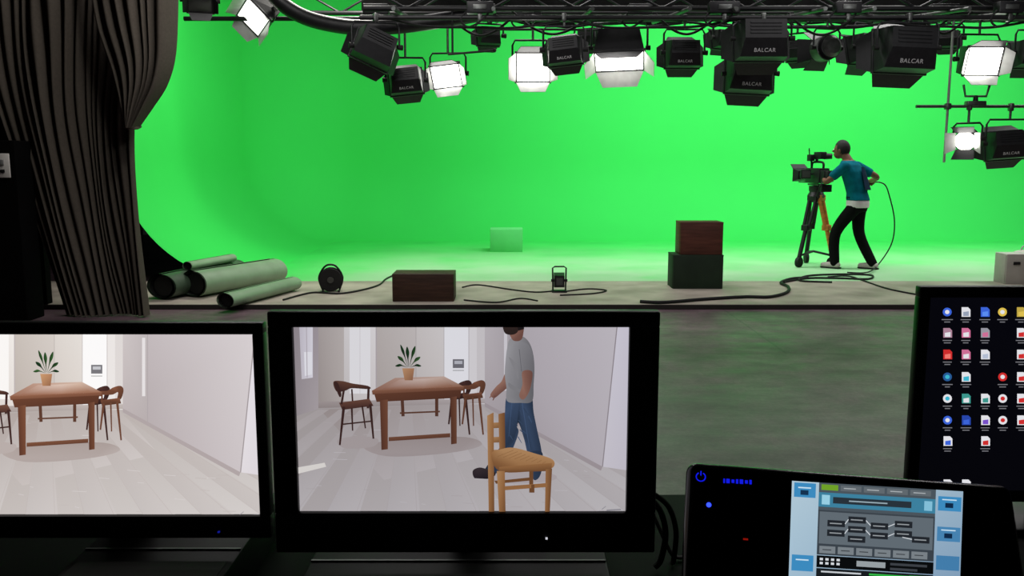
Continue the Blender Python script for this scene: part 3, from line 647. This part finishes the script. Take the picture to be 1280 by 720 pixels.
def monitor(label,Y,base,outer,scr,yaw=0,led=None,group='screens on the control desk'):
    cx=(outer[0]+outer[2])/2; X=at(cx,540,Y).x
    t=thing('computer_monitor',label,'monitor',(X,Y,base),(0,0,R(yaw)),group); cv=Canvas(t,None,0)
    def l(px,py): return cv.loc(px,py)
    x0,z1=l(outer[0],outer[1]); x1,z0=l(outer[2],outer[3]); a0,b1=l(scr[0],scr[1]); a1,b0=l(scr[2],scr[3])
    m=MB(); fy=-.004; dp=.022
    m.box(((x0+x1)/2,fy+dp/2,(b1+z1)/2),(x1-x0,dp,z1-b1),bev=.003); m.box(((x0+x1)/2,fy+dp/2,(b0+z0)/2),(x1-x0,dp,b0-z0),bev=.003)
    m.box(((x0+a0)/2,fy+dp/2,(b0+b1)/2),(a0-x0,dp,b1-b0+.004),bev=.003); m.box(((x1+a1)/2,fy+dp/2,(b0+b1)/2),(x1-a1,dp,b1-b0+.004),bev=.003)
    bz=m.build('bezel',M['plastic'],t)
    m=MB(); cxm=(x0+x1)/2; m.hull([(x,.016,z) for x in (x0+.004,x1-.004) for z in (z0+.004,z1-.004)]+[(cxm+s*(x1-x0)*.38,.06,z) for s in(-1,1) for z in (z0+.04,z1-.05)]); m.build('rear_case',M['plastic'],t,smooth=False)
    nz=min(z0+.12,(z0+z1)/2)
    MB().box((cxm,.13,nz/2+.006),(.07,.03,nz),bev=.006).build('neck',M['plastic'],t); MB().box((cxm,.098,nz),(.09,.09,.06),bev=.006).build('hinge',M['plastic'],t)
    MB().box((cxm,.175,.006),(.26,.17,.012),bev=.005).build('base',M['plastic'],t)
    if led:
        q=l(led[0],led[1]); MB().box((q[0],-.0055,q[1]),(.003,.004,.002)).build('power_light',led[2],bz)
    return t,Canvas(t,(a0,a1,b0,b1),.004)
def rackbox(label,x0,x1,y,Ya,Yb,h):
    xa=at(x0,y,(Ya+Yb)/2).x; xb=at(x1,y,(Ya+Yb)/2).x; w=xb-xa
    t=thing('rack_unit',label,'electronic unit',((xa+xb)/2,(Ya+Yb)/2,DT),group='metal units under the monitors'); D=Yb-Ya
    MB().box((0,0,h/2+.004),(w,D,h-.008),bev=.004).build('chassis',M['silver'],t)
    MB().box((0,-D/2-.004,h/2),(w+.02,.008,h-.004),bev=.002).build('front_panel',M['lite'],t)
    for s in (-1,1): MB().tube([(s*(w/2-.03),-D/2-.006,h*.25),(s*(w/2-.03),-D/2-.03,h*.25),(s*(w/2-.03),-D/2-.03,h*.75),(s*(w/2-.03),-D/2-.006,h*.75)],.004).build('handle',M['steel'],t)
    MB().box((0,-D/2+.05,h-.0005),(w-.02,.05,.003)).build('top_groove',M['rubber'],t,smooth=False)
    MB().box((0,-D/2+.118,h+.0005),(w-.004,.004,.004)).build('top_edge_strip',M['steel'],t,smooth=False)
    m=MB()
    for k in range(14): m.box((-w*.3+w*.6*k/13,D*.2,h+.0004),(w*.018,D*.3,.002))
    m.build('vent_slots',M['rubber'],t,smooth=False)
rackbox('wide dark metal unit under the middle monitor',402,752,705,1.16,1.55,.075)
rackbox('narrow dark metal unit under the left monitor',130,318,690,1.19,1.55,.08)
def room(cv,man):
    P=cv.poly; SP=cv.sp
    P([(340,400),(800,400),(800,512),(340,512)],[(176,166,168),(206,198,200),(214,206,208),(170,160,162)])
    P([(340,503),(800,503),(800,660),(340,660)],[(172,163,160),(188,181,180),(206,201,201),(186,178,176)])
    P([(400,512),(600,504),(650,560),(480,600)],[(164,152,148),(184,175,173),(198,191,191),(192,184,183)])
    P([(340,400),(398,400),(398,511),(340,530)],[(138,128,134),(168,158,162),(180,170,171),(144,134,138)])
    P([(374,405),(391,405),(391,472),(377,474)],[(205,198,206),(228,224,230),(232,228,234),(210,204,210)]); P([(380,440),(390,440),(390,468),(381,470)],(242,240,243)); cv.ln(383,405,384,472,1,(188,179,185))
    P([(398,400),(431,400),(431,506),(398,510)],[(178,168,164),(196,187,182),(190,180,174),(166,155,150)])
    P([(430,400),(470,400),(470,500),(430,503)],[(222,217,215),(232,227,225),(220,213,210),(208,201,198)]); cv.rc(437,400,463,492,(240,237,237)); cv.ln(450,400,450,492,.7,(218,212,213)); cv.ln(470,400,470,502,.8,(180,170,170))
    P([(471,400),(520,400),(520,502),(471,503)],[(194,185,180),(206,198,194),(196,187,182),(182,172,166)])
    P([(520,400),(555,400),(555,500),(520,502)],[(212,205,201),(220,214,211),(212,204,200),(200,192,188)]); cv.ln(520,400,520,500,.8,(182,173,171)); cv.rc(555,400,586,500,(242,240,242)); cv.ln(555,400,555,500,.8,(190,183,183))
    cv.rc(566,449,580,460,(116,114,120)); cv.rc(568,451,578,455,(190,190,196)); cv.ln(566,463,580,463,1,(160,160,160))
    cv.rc(586,400,612,505,(226,221,221)); cv.ln(586,400,586,505,.8,(188,180,180)); cv.rc(596,400,606,500,(214,208,208))
    P([(398,502),(612,498),(612,504),(398,510)],[(170,158,155),(188,178,176),(178,168,166),(154,142,139)])
    for k in range(-9,13):
        xt=515+k*13; xb=520+k*34; xb+=(xb-xt)*.35
        if k%2: P([(xt,512),(xt+13,512),(xb+46,660),(xb,660)],[(181,172,170),(181,172,170),(201,195,195),(194,188,188)])
        cv.ln(xt,512,xb,660,.3,(184,175,174),.6)
    for k in range(50):
        x=375+random.random()*360; y=516+random.random()*118
        if y>560 or x<600: cv.ln(x,y,x+4+random.random()*14,y+random.random()*1.5,.6,random.choice([(184,175,174),(205,199,200),(187,179,178)]))
    P([(606,400),(772,400),(753,583),(606,503)],[(184,175,179),(206,199,203),(196,188,192),(172,162,165)])
    P([(606,400),(637,400),(637,520),(606,503)],[(198,190,192),(184,176,179),(176,167,169),(184,174,176)]); cv.ln(637,400,637,520,.8,(168,159,163)); cv.rc(630,415,634,488,(220,215,218))
    P([(772,400),(800,400),(800,590),(753,583)],[(220,215,224),(214,208,220),(206,200,210),(216,210,216)]); cv.ln(772,400,753,583,1.4,(156,147,151))
    P([(606,503),(753,583),(751,588),(606,508)],(170,159,161))
    SP([(455,556),(520,548),(582,546),(602,556),(560,566),(484,570)],[(176,164,161),(158,145,142),(162,149,146),(176,165,163),(170,158,156),(170,158,156)])
    SP([(422,550),(446,545),(472,548),(466,558),(432,560)],[(178,167,165)]*5)
    P([(366,585),(406,578),(408,583),(372,592)],(236,230,222))
    br=(106,66,49); dk=(62,39,36)
    for ox,c in ((0,dk),(17,(104,66,50))):
        SP([(560+ox,482),(570+ox,481),(577+ox,477),(586+ox,475),(590+ox,480),(587+ox,491),(582+ox,492),(583+ox,483),(576+ox,486),(563+ox,486)],[tuple(v*1.2 for v in c),c,tuple(v*1.3 for v in c),c,c,tuple(v*.8 for v in c),c,c,c,c])
        P([(561+ox,493),(585+ox,490),(587+ox,497),(563+ox,500)],[c,tuple(v*1.25 for v in c),tuple(v*.8 for v in c),tuple(v*.8 for v in c)])
        cv.ln(563+ox,485,563+ox,496,2.2,c)
        cv.ln(565+ox,497,561+ox,530,3,c,2); cv.ln(582+ox,495,587+ox,543,3.2,c,2); cv.ln(574+ox,496,575+ox,532,2,c,1.5)
    c=dk
    SP([(417,477),(428,476),(441,479),(460,482),(462,486),(440,485),(432,488),(421,489)],[(88,57,48),(104,70,56),(100,66,52),(80,52,46),(62,40,36),(70,46,40),(66,42,38),(66,42,38)])
    SP([(418,478),(423,479),(427,493),(424,495)],c); cv.ln(461,484,460,510,3,c); cv.ln(440,486,441,502,2,c)
    P([(424,503),(462,498),(467,507),(428,512)],[(104,68,56),(112,76,62),(78,50,44),(70,44,40)]); cv.ln(430,488,427,505,2.6,c)
    cv.ln(430,508,425,556,3.6,c,2.2); cv.ln(463,505,467,548,3.4,c,2.2); cv.ln(440,510,441,538,2.4,c,1.7); cv.ln(453,507,457,535,2.2,c,1.6); cv.ln(428,530,465,526,1.8,c)
    # table
    cv.ln(503,500,504,520,4,(90,58,46)); cv.ln(546,498,546,520,4,(90,58,46)); cv.ln(500,516,550,514,2,(96,62,48))
    P([(465,488),(494,472),(555,470),(580,483)],[(146,100,80),(182,146,130),(204,178,164),(150,104,82)]); P([(478,486),(500,474),(530,473),(530,485)],[(150,104,84),(192,160,146),(212,188,176),(160,116,96)]); P([(530,485),(530,473),(552,472),(566,482)],[(160,116,96),(212,188,176),(204,176,160),(152,106,84)])
    P([(465,488),(580,483),(579,488),(466,493)],[(140,94,72),(132,86,66),(110,70,54),(118,76,58)]); P([(468,492),(577,487),(575,497),(471,502)],[(104,64,47),(94,57,42),(86,52,40),(94,58,44)])
    P([(475,500),(485,499),(485,561),(477,562)],[(98,60,45),(122,78,58),(112,70,52),(88,54,42)]); P([(563,496),(571,495),(571,554),(564,555)],[(92,56,42),(118,76,58),(110,70,52),(86,52,40)]); P([(486,546),(563,541),(563,546),(486,551)],[(124,82,62),(116,76,58),(96,60,46),(104,66,50)])
    # plant
    P([(503,460),(518,460),(516,475),(506,475)],[(198,150,110),(176,126,92),(146,100,74),(172,124,90)])
    for (a,l,w) in ((-2.65,17,2.1),(-2.15,23,2.2),(-1.86,34,1.7),(-1.64,27,2.2),(-1.32,31,2.1),(-.95,23,2.2),(-.5,16,2.0)):
        g=random.choice([(36,66,34),(26,54,30),(52,86,46),(42,74,38)]); x0,y0=511+math.cos(a)*2,459
        q=[(x0+math.cos(a)*l*f,y0+math.sin(a)*l*f+l*.2*f*f*abs(math.cos(a))*2) for f in (0,.4,.72,1)]; nx,ny=-math.sin(a)*w,math.cos(a)*w
        SP([q[0],(q[1][0]+nx*.3,q[1][1]+ny*.3),(q[2][0]+nx,q[2][1]+ny),q[3],(q[2][0]-nx,q[2][1]-ny),(q[1][0]-nx*.3,q[1][1]-ny*.3)],[g,g,tuple(v*1.25 for v in g),g,tuple(v*.7 for v in g),tuple(v*.7 for v in g)],4)
    if man:
        sk=(146,104,90); sk2=(118,80,70); J=lambda k:(52*k,67*k,90*k)
        SP([(600,596),(640,590),(690,592),(690,600),(640,604)],[(184,174,174)]*5)
        SP([(632,536),(648,536),(642,558),(631,578),(619,592),(606,588),(616,572),(626,556)],[J(.8),J(1),J(1.05),J(1),J(.9),J(.75),J(.7),J(.75)])
        SP([(591,588),(598,584),(606,585),(619,590),(616,596),(602,599),(593,597)],[(52,42,46),(60,50,54),(54,44,48),(42,34,40),(34,28,34),(36,30,36),(44,36,42)]); cv.ln(593,598,612,599,1.4,(196,190,190))
        SP([(634,494),(650,492),(664,494),(667,515),(671,535),(677,566),(670,572),(661,570),(655,548),(648,528),(645,540),(640,554),(627,558),(629,540),(631,518)],[J(1.1),J(1.2),J(.8),J(.85),J(.95),J(.85),J(1.05),J(1.2),J(1.1),J(.7),J(.85),J(.95),J(.8),J(1.0),J(1.25)])
        SP([(661,566),(677,564),(678,582),(674,596),(667,599),(664,584)],[J(.95),J(.8),J(.75),J(.85),J(1),J(1)])
        for k in range(16):
            x=634+random.random()*28; y=500+random.random()*48; cv.ln(x,y,x+2+random.random()*4,y+3+random.random()*6,1.2,J(.9+random.random()*.5),.5)
        cv.ln(652,500,662,560,1.2,J(1.35),.6); cv.ln(640,500,636,545,1,J(1.35),.5)
        SP([(633,464),(639,472),(636,482),(626,491),(618,497),(613,493),(620,483),(627,476)],[sk,sk,sk2,sk2,sk2,sk,(160,118,102),(160,118,102)])
        cv.ln(616,492,612,497,2,sk,1); cv.ln(619,494,616,500,2,sk2,1)
        SP([(637,424),(645,421),(653,420),(661,427),(666,440),(668,458),(667,480),(665,501),(650,503),(634,501),(633,484),(631,468),(632,450),(634,434)],[(156,153,154),(152,150,152),(136,134,136),(124,122,124),(116,114,117),(110,109,112),(106,105,108),(108,107,110),(136,134,136),(146,144,146),(150,148,150),(158,156,158),(164,162,164),(164,162,164)])
        SP([(636,478),(650,486),(662,484),(652,490),(638,485)],[(136,134,136)]*5); SP([(636,446),(646,456),(648,474),(643,462)],[(142,140,142)]*4)
        SP([(648,430),(656,428),(663,434),(667,450),(666,465),(652,465),(649,448)],[(144,142,144),(140,138,141),(128,126,129),(118,116,119),(114,112,115),(132,130,132),(142,140,143)]); cv.ln(649,436,652,464,.8,(108,107,110))
        SP([(653,464),(665,464),(664,480),(660,492),(654,499),(649,494),(653,480)],[sk,sk2,sk2,sk,sk,sk,(160,118,102)])
        SP([(633,400),(653,400),(653,422),(644,426),(638,420)],[sk,sk2,sk2,sk2,sk]); SP([(628,398),(640,399),(646,404),(648,412),(644,417),(636,418),(630,414)],[(58,44,40),(48,37,34),(44,34,32),(52,38,35),(46,36,33),(40,31,29),(50,38,35)]); P([(644,396),(656,396),(655,411),(648,413)],(30,25,26))
        w=(160,112,70); wd=(118,78,48); wl=(188,142,96)
        for y in (528,546,562): P([(611,y),(631,y-1),(631,y+6),(611,y+7)],[wl,w,wd,w])
        P([(623,517),(631,515),(632,590),(625,590)],[w,wd,wd,w]); P([(609,519),(617,515),(618,640),(611,642)],[wl,w,wd,w]); P([(618,600),(624,600),(663,596),(663,600),(620,604)],wd)
        cv.ln(664,584,664,615,5,wd); SP([(614,567),(626,561),(642,559),(668,566),(691,574),(689,585),(660,589),(624,588)],[w,wl,wl,wl,wl,w,w,wd])
        for k in range(9): cv.ln(622+k*7,570+k*1.1,642+k*5,562+k*1.8,.5,(150,106,66))
        P([(624,583),(690,578),(689,588),(624,590)],[w,w,wd,wd])
        P([(621,588),(631,588),(632,642),(624,642)],[wl,w,wd,w]); P([(682,586),(690,585),(687,642),(681,642)],[w,wd,wd,w]); P([(631,607),(684,603),(684,608),(631,612)],w); cv.ln(666,615,666,605,4,wd)
    cv.ln(752,636,757,632,.8,(150,146,152)); cv.ln(758,637,776,636,1.6,(150,146,152))
tm,cv=monitor('middle monitor whose screen shows a man walking past a chair',1.25,DT+.075,(334,389,818,690),(366,409,782,640),0,(683,671,E['wled']))
cv.t=(.89,.895,.915); room(cv,True); cv.build('screen',tm)
tl,cv=monitor('left monitor whose screen shows the room with no person',1.29,DT+.08,(-112,403,340,672),(-98,418,325,644),0,(275,663,E['bluefaint']))
cv.t=(1.04,1.04,1.03); cv.dx=-452; cv.dy=7; room(cv,False); cv.build('screen',tl)
trt,cv=monitor('right monitor showing a black desktop with rows of small icons',1.45,DT,(1150,358,1606,627),(1163,372,1592,614),0)
cv.rc(1100,340,1700,640,[(6,6,12),(9,9,16),(8,8,14),(5,5,9)])
W_=(225,225,230);Bl=(60,100,215);Rd=(205,45,45);Pk=(205,110,150);Cy=(60,180,205);Ye=(220,190,80);Te=(60,150,140)
ic={391:[(1184,Bl,W_),(1207,W_,(150,160,180)),(1231,Bl,(90,140,240)),(1253,Ye,W_),(1276,(190,165,70),Ye)],417:[(1184,(170,130,150),W_),(1207,Pk,W_),(1231,(150,150,160),Pk),(1276,W_,Rd)],444:[(1184,Rd,(240,120,110)),(1207,Pk,W_),(1231,W_,(180,190,210)),(1276,W_,Rd)],
472:[(1184,(40,90,150),Cy),(1207,W_,Cy),(1253,Rd,W_),(1276,W_,Rd)],499:[(1184,W_,Cy),(1207,Te,W_),(1231,W_,Te),(1253,W_,Rd),(1276,W_,Rd)],526:[(1184,Bl,W_),(1207,(40,70,170),Bl),(1231,W_,(120,80,200)),(1253,W_,Rd),(1276,W_,Rd)],552:[(1184,W_,Bl),(1231,W_,Rd)],606:[(1184,W_,(140,150,170)),(1207,W_,Rd)]}
for y,r_ in ic.items():
    for k,(x,c1,c2) in enumerate(r_):
        if (x+y)%3==0: cv.el(x,y-1,5.6,5.4,c1); cv.el(x,y-1,2.8,2.6,c2)
        else:
            cv.poly([(x-5,y-7),(x+3,y-7),(x+6,y-4),(x+6,y+5),(x-5,y+5)],c1); cv.poly([(x-3,y-1),(x+4,y-2),(x+4,y+4),(x-3,y+4)],c2)
        if y<600:
            for j in range(2):
                w=7-2.5*j-random.random()*1.5; cv.ln(x-w,y+8.5+3*j,x+w,y+8.5+3*j,1.1,(120,120,126))
cv.build('screen',trt)
# ---------------- touchscreen device
TL=at(858,574,1.15); psi=R(13); tl_=R(40); rt=Vector((math.cos(psi),-math.sin(psi),0)); hv=Vector((math.sin(psi),math.cos(psi),0)); up=hv*math.sin(tl_)+Vector((0,0,math.cos(tl_)))
Wd=.40; Hd=(TL.z-.87)/math.cos(tl_); nb=rt.cross(up)
org=TL+rt*Wd/2-up*Hd
fr=Matrix((rt,-nb,up)).transposed()
dv=thing('touchscreen_controller','black touchscreen control unit with blue lights, lying tilted below the right monitor','control unit',org,fr.to_euler())
MB().box((0,.022,Hd/2),(Wd,.044,Hd),bev=.014,seg=4).build('case',M['gloss'],dv)
fi=fr.inverted()
bq=[org+rt*s*.12+up*Hd*.62-nb*.04 for s in (-1,1)]
MB().plate([bq[0],bq[1],Vector((bq[1].x,bq[1].y+.05,DT+.008)),Vector((bq[0].x,bq[0].y+.05,DT+.008))],.01).build('support_leg',M['plastic'],dv,smooth=False,xf=fi.to_4x4()@Matrix.Translation(-org))
bq=[org+rt*s*.16-nb*.02 for s in (-1,1)]
MB().plate([bq[0],bq[1],Vector((bq[1].x,bq[1].y+.02,DT+.004)),Vector((bq[0].x,bq[0].y+.02,DT+.004))],.012).build('foot_strip',M['rubber'],dv,smooth=False,xf=fi.to_4x4()@Matrix.Translation(-org))
cv=Canvas(dv,(-Wd/2+.012,Wd/2-.012,.012,Hd-.012),-.0006)
cv.T=lambda x,y:(990+x-.035*y,601+y+.062*x)
cv.poly([(0,0),(214,0),(214,150),(0,150)],[(176,200,214),(150,176,196),(120,150,180),(156,184,204)])
cv.rc(34,0,180,34,(74,84,92)); cv.rc(37,2,58,9,(110,160,40))
for k in range(4): cv.rc(61+29*k,2,87+29*k,9,(96,104,110)); cv.ln(65+29*k,5.5,80+29*k,5.5,1.2,(170,176,180))
cv.rc(34,12,180,30,(60,128,158)); cv.rc(38,15,48,27,(150,205,225)); cv.rc(52,17,150,25,(40,50,58)); cv.ln(72,21,120,21,1.6,(150,170,180)); cv.rc(166,15,176,27,(130,190,215))
cv.rc(34,34,180,90,(58,66,74)); cv.rc(36,36,178,76,(96,106,114))
for (x,y) in ((46,46),(46,58),(72,40),(72,52),(72,64),(100,46),(100,58),(130,42),(130,54),(152,60)):
    cv.rc(x,y,x+22,y+8,(34,38,44)); cv.ln(x+3,y+4,x+18,y+4,1.3,(150,156,160))
for (a,b,c_,d_) in ((68,50,72,44),(68,62,72,56),(94,44,100,50),(94,56,100,62),(122,50,130,46),(122,62,130,58),(140,62,152,64)): cv.ln(a,b,c_,d_,1,(210,215,220))
for k in range(6): cv.rc(37+23*k,79,57+23*k,88,(120,128,134)); cv.ln(41+23*k,83.5,52+23*k,83.5,1.2,(60,64,70))
cv.rc(34,91,180,106,(10,12,14))
for k in range(8): cv.rc(38+7*(k%4),94+(5 if k>3 else 0),42+7*(k%4),97+(5 if k>3 else 0),(210,215,220))
cv.rc(84,95,120,102,(150,158,162)); cv.rc(126,95,172,98,(60,64,70)); cv.rc(126,101,160,104,(60,64,70))
cv.rc(34,107,180,150,(24,28,32)); cv.ln(40,111,90,111,2,(200,205,210)); cv.ln(100,111,165,111,2.4,(50,180,70)); cv.rc(150,109,172,113,(40,140,60))
cv.rc(3,2,30,20,(60,138,190)); cv.ln(8,8,24,8,1.6,(200,225,240)); cv.rc(11,11,21,17,(20,50,80))
cv.rc(183,8,212,26,(60,138,190)); cv.ln(188,12,206,12,1.4,(200,225,240)); cv.rc(192,16,202,22,(15,40,70))
cv.rc(183,46,212,64,(70,130,176)); cv.ln(188,50,206,50,1.4,(200,225,240)); cv.rc(192,54,202,60,(15,40,70))
cv.rc(183,82,212,100,(66,124,170)); cv.rc(3,92,30,112,(60,138,190)); cv.ln(8,98,24,98,1.6,(200,225,240))
cv.build('display',dv)
cvd=Canvas(dv,None,-.001)
def dl(px,py): a=cvd.loc(px,py); return Vector((a[0],-.001,a[1]))
MB().ball(dl(886,631),.0032,(1,.5,1)).build('blue_light',E['blue'],dv)
c=dl(876,596); m=MB(); m.tube([c+Vector((.006*math.cos(R(a)),0,.006*math.sin(R(a)))) for a in range(120,421,20)],.0008,6); m.tube([c+Vector((0,0,.002)),c+Vector((0,0,.008))],.0008,6); m.build('power_symbol',E['bluedim'],dv)
m=MB(); x=904
for w in (3,6,5,4,6,5,4): 
    a=dl(x+w*.4,601+ (x-904)*.05); m.box(a,(w*.00075,.0008,.006 if w!=5 else .0045),bev=.0003); x+=w+.6
m.build('maker_mark',E['bluedim'],dv)
MB().box(dl(932,674),(.006,.001,.002)).build('red_light',E['red'],dv)
for i,(pts,r,lab) in enumerate([([(812,622),(826,640),(832,668),(826,700),(818,735)],.005,'black cable hanging beside the middle monitor, nearest to it'),([(818,618),(836,634),(845,664),(842,700),(838,740)],.0045,'black cable looping widest right of the middle monitor'),([(815,640),(822,655),(838,690),(846,712),(858,740)],.0035,'thin pale cable crossing behind the black control unit')]):
    P=[at(x,y,1.40+.02*i) for x,y in pts]
    P=[Vector((p.x,p.y,max(p.z,DT+r+.002))) for p in P]
    tag(MB().tube(smoothpts(P,6),r).build('monitor_cable',M['rubber'] if i<2 else M['lite']),lab,'cable','cables beside the middle monitor')
# ---------------- lights
def area(name,loc,target,sx,sy,en,col=(1,1,1)):
    l=bpy.data.lights.new(name,'AREA'); l.shape='RECTANGLE'; l.size=sx; l.size_y=sy; l.energy=en; l.color=col
    o=bpy.data.objects.new(name,l); C.objects.link(o); o.location=loc; o.rotation_euler=(Vector(target)-Vector(loc)).to_track_quat('-Z','Y').to_euler(); return o
for x,e in ((-1.2,26),(1.2,120),(3.6,145),(6.4,150),(9,140)):
    area('cyclorama_wash',(x,12.9,4.3),(x*1.0+.2,17.5,.8),1.6,.7,e)
for x,e in ((-2.2,55),(1,90),(4.5,105),(8.5,100)):
    area('stage_top_light',(x,11.6,5.0),(x,12.4,0),2.4,.8,e,(1,.97,.95))
area('left_cove_light',(-1.9,11.0,4.2),(-4.6,11.9,.6),.7,.5,85,(1,.97,.88))
for x in (-1.5,3.5): area('floor_fill',(x,7.2,5.2),(x,7.9,0),2.5,1.2,70,(1,.96,.96))  # unseen overhead fill added to whiten the concrete against the green bounce
for x in (-1,4.5): area('grid_fill',(x,5.6,3.3),(x+.8,10,2.7),.8,.5,26)  # unseen fill added so the lamp backs and lettering show
area('curtain_fill',(-1.4,6.0,4.8),(-4.3,8.6,3.3),.6,.6,40,(1,.96,.9))  # unseen fill added to brighten the upper curtain
w=bpy.data.worlds.new('World'); S.world=w; w.use_nodes=True; w.node_tree.nodes['Background'].inputs[0].default_value=(.01,.011,.01,1); w.node_tree.nodes['Background'].inputs[1].default_value=.5
cd=bpy.data.cameras.new('camera'); co=bpy.data.objects.new('camera',cd); C.objects.link(co); co.location=CAM; co.rotation_euler=(math.pi/2-PIT,0,0); cd.sensor_width=36; cd.lens=F*36/1280; cd.clip_start=.02; S.camera=co
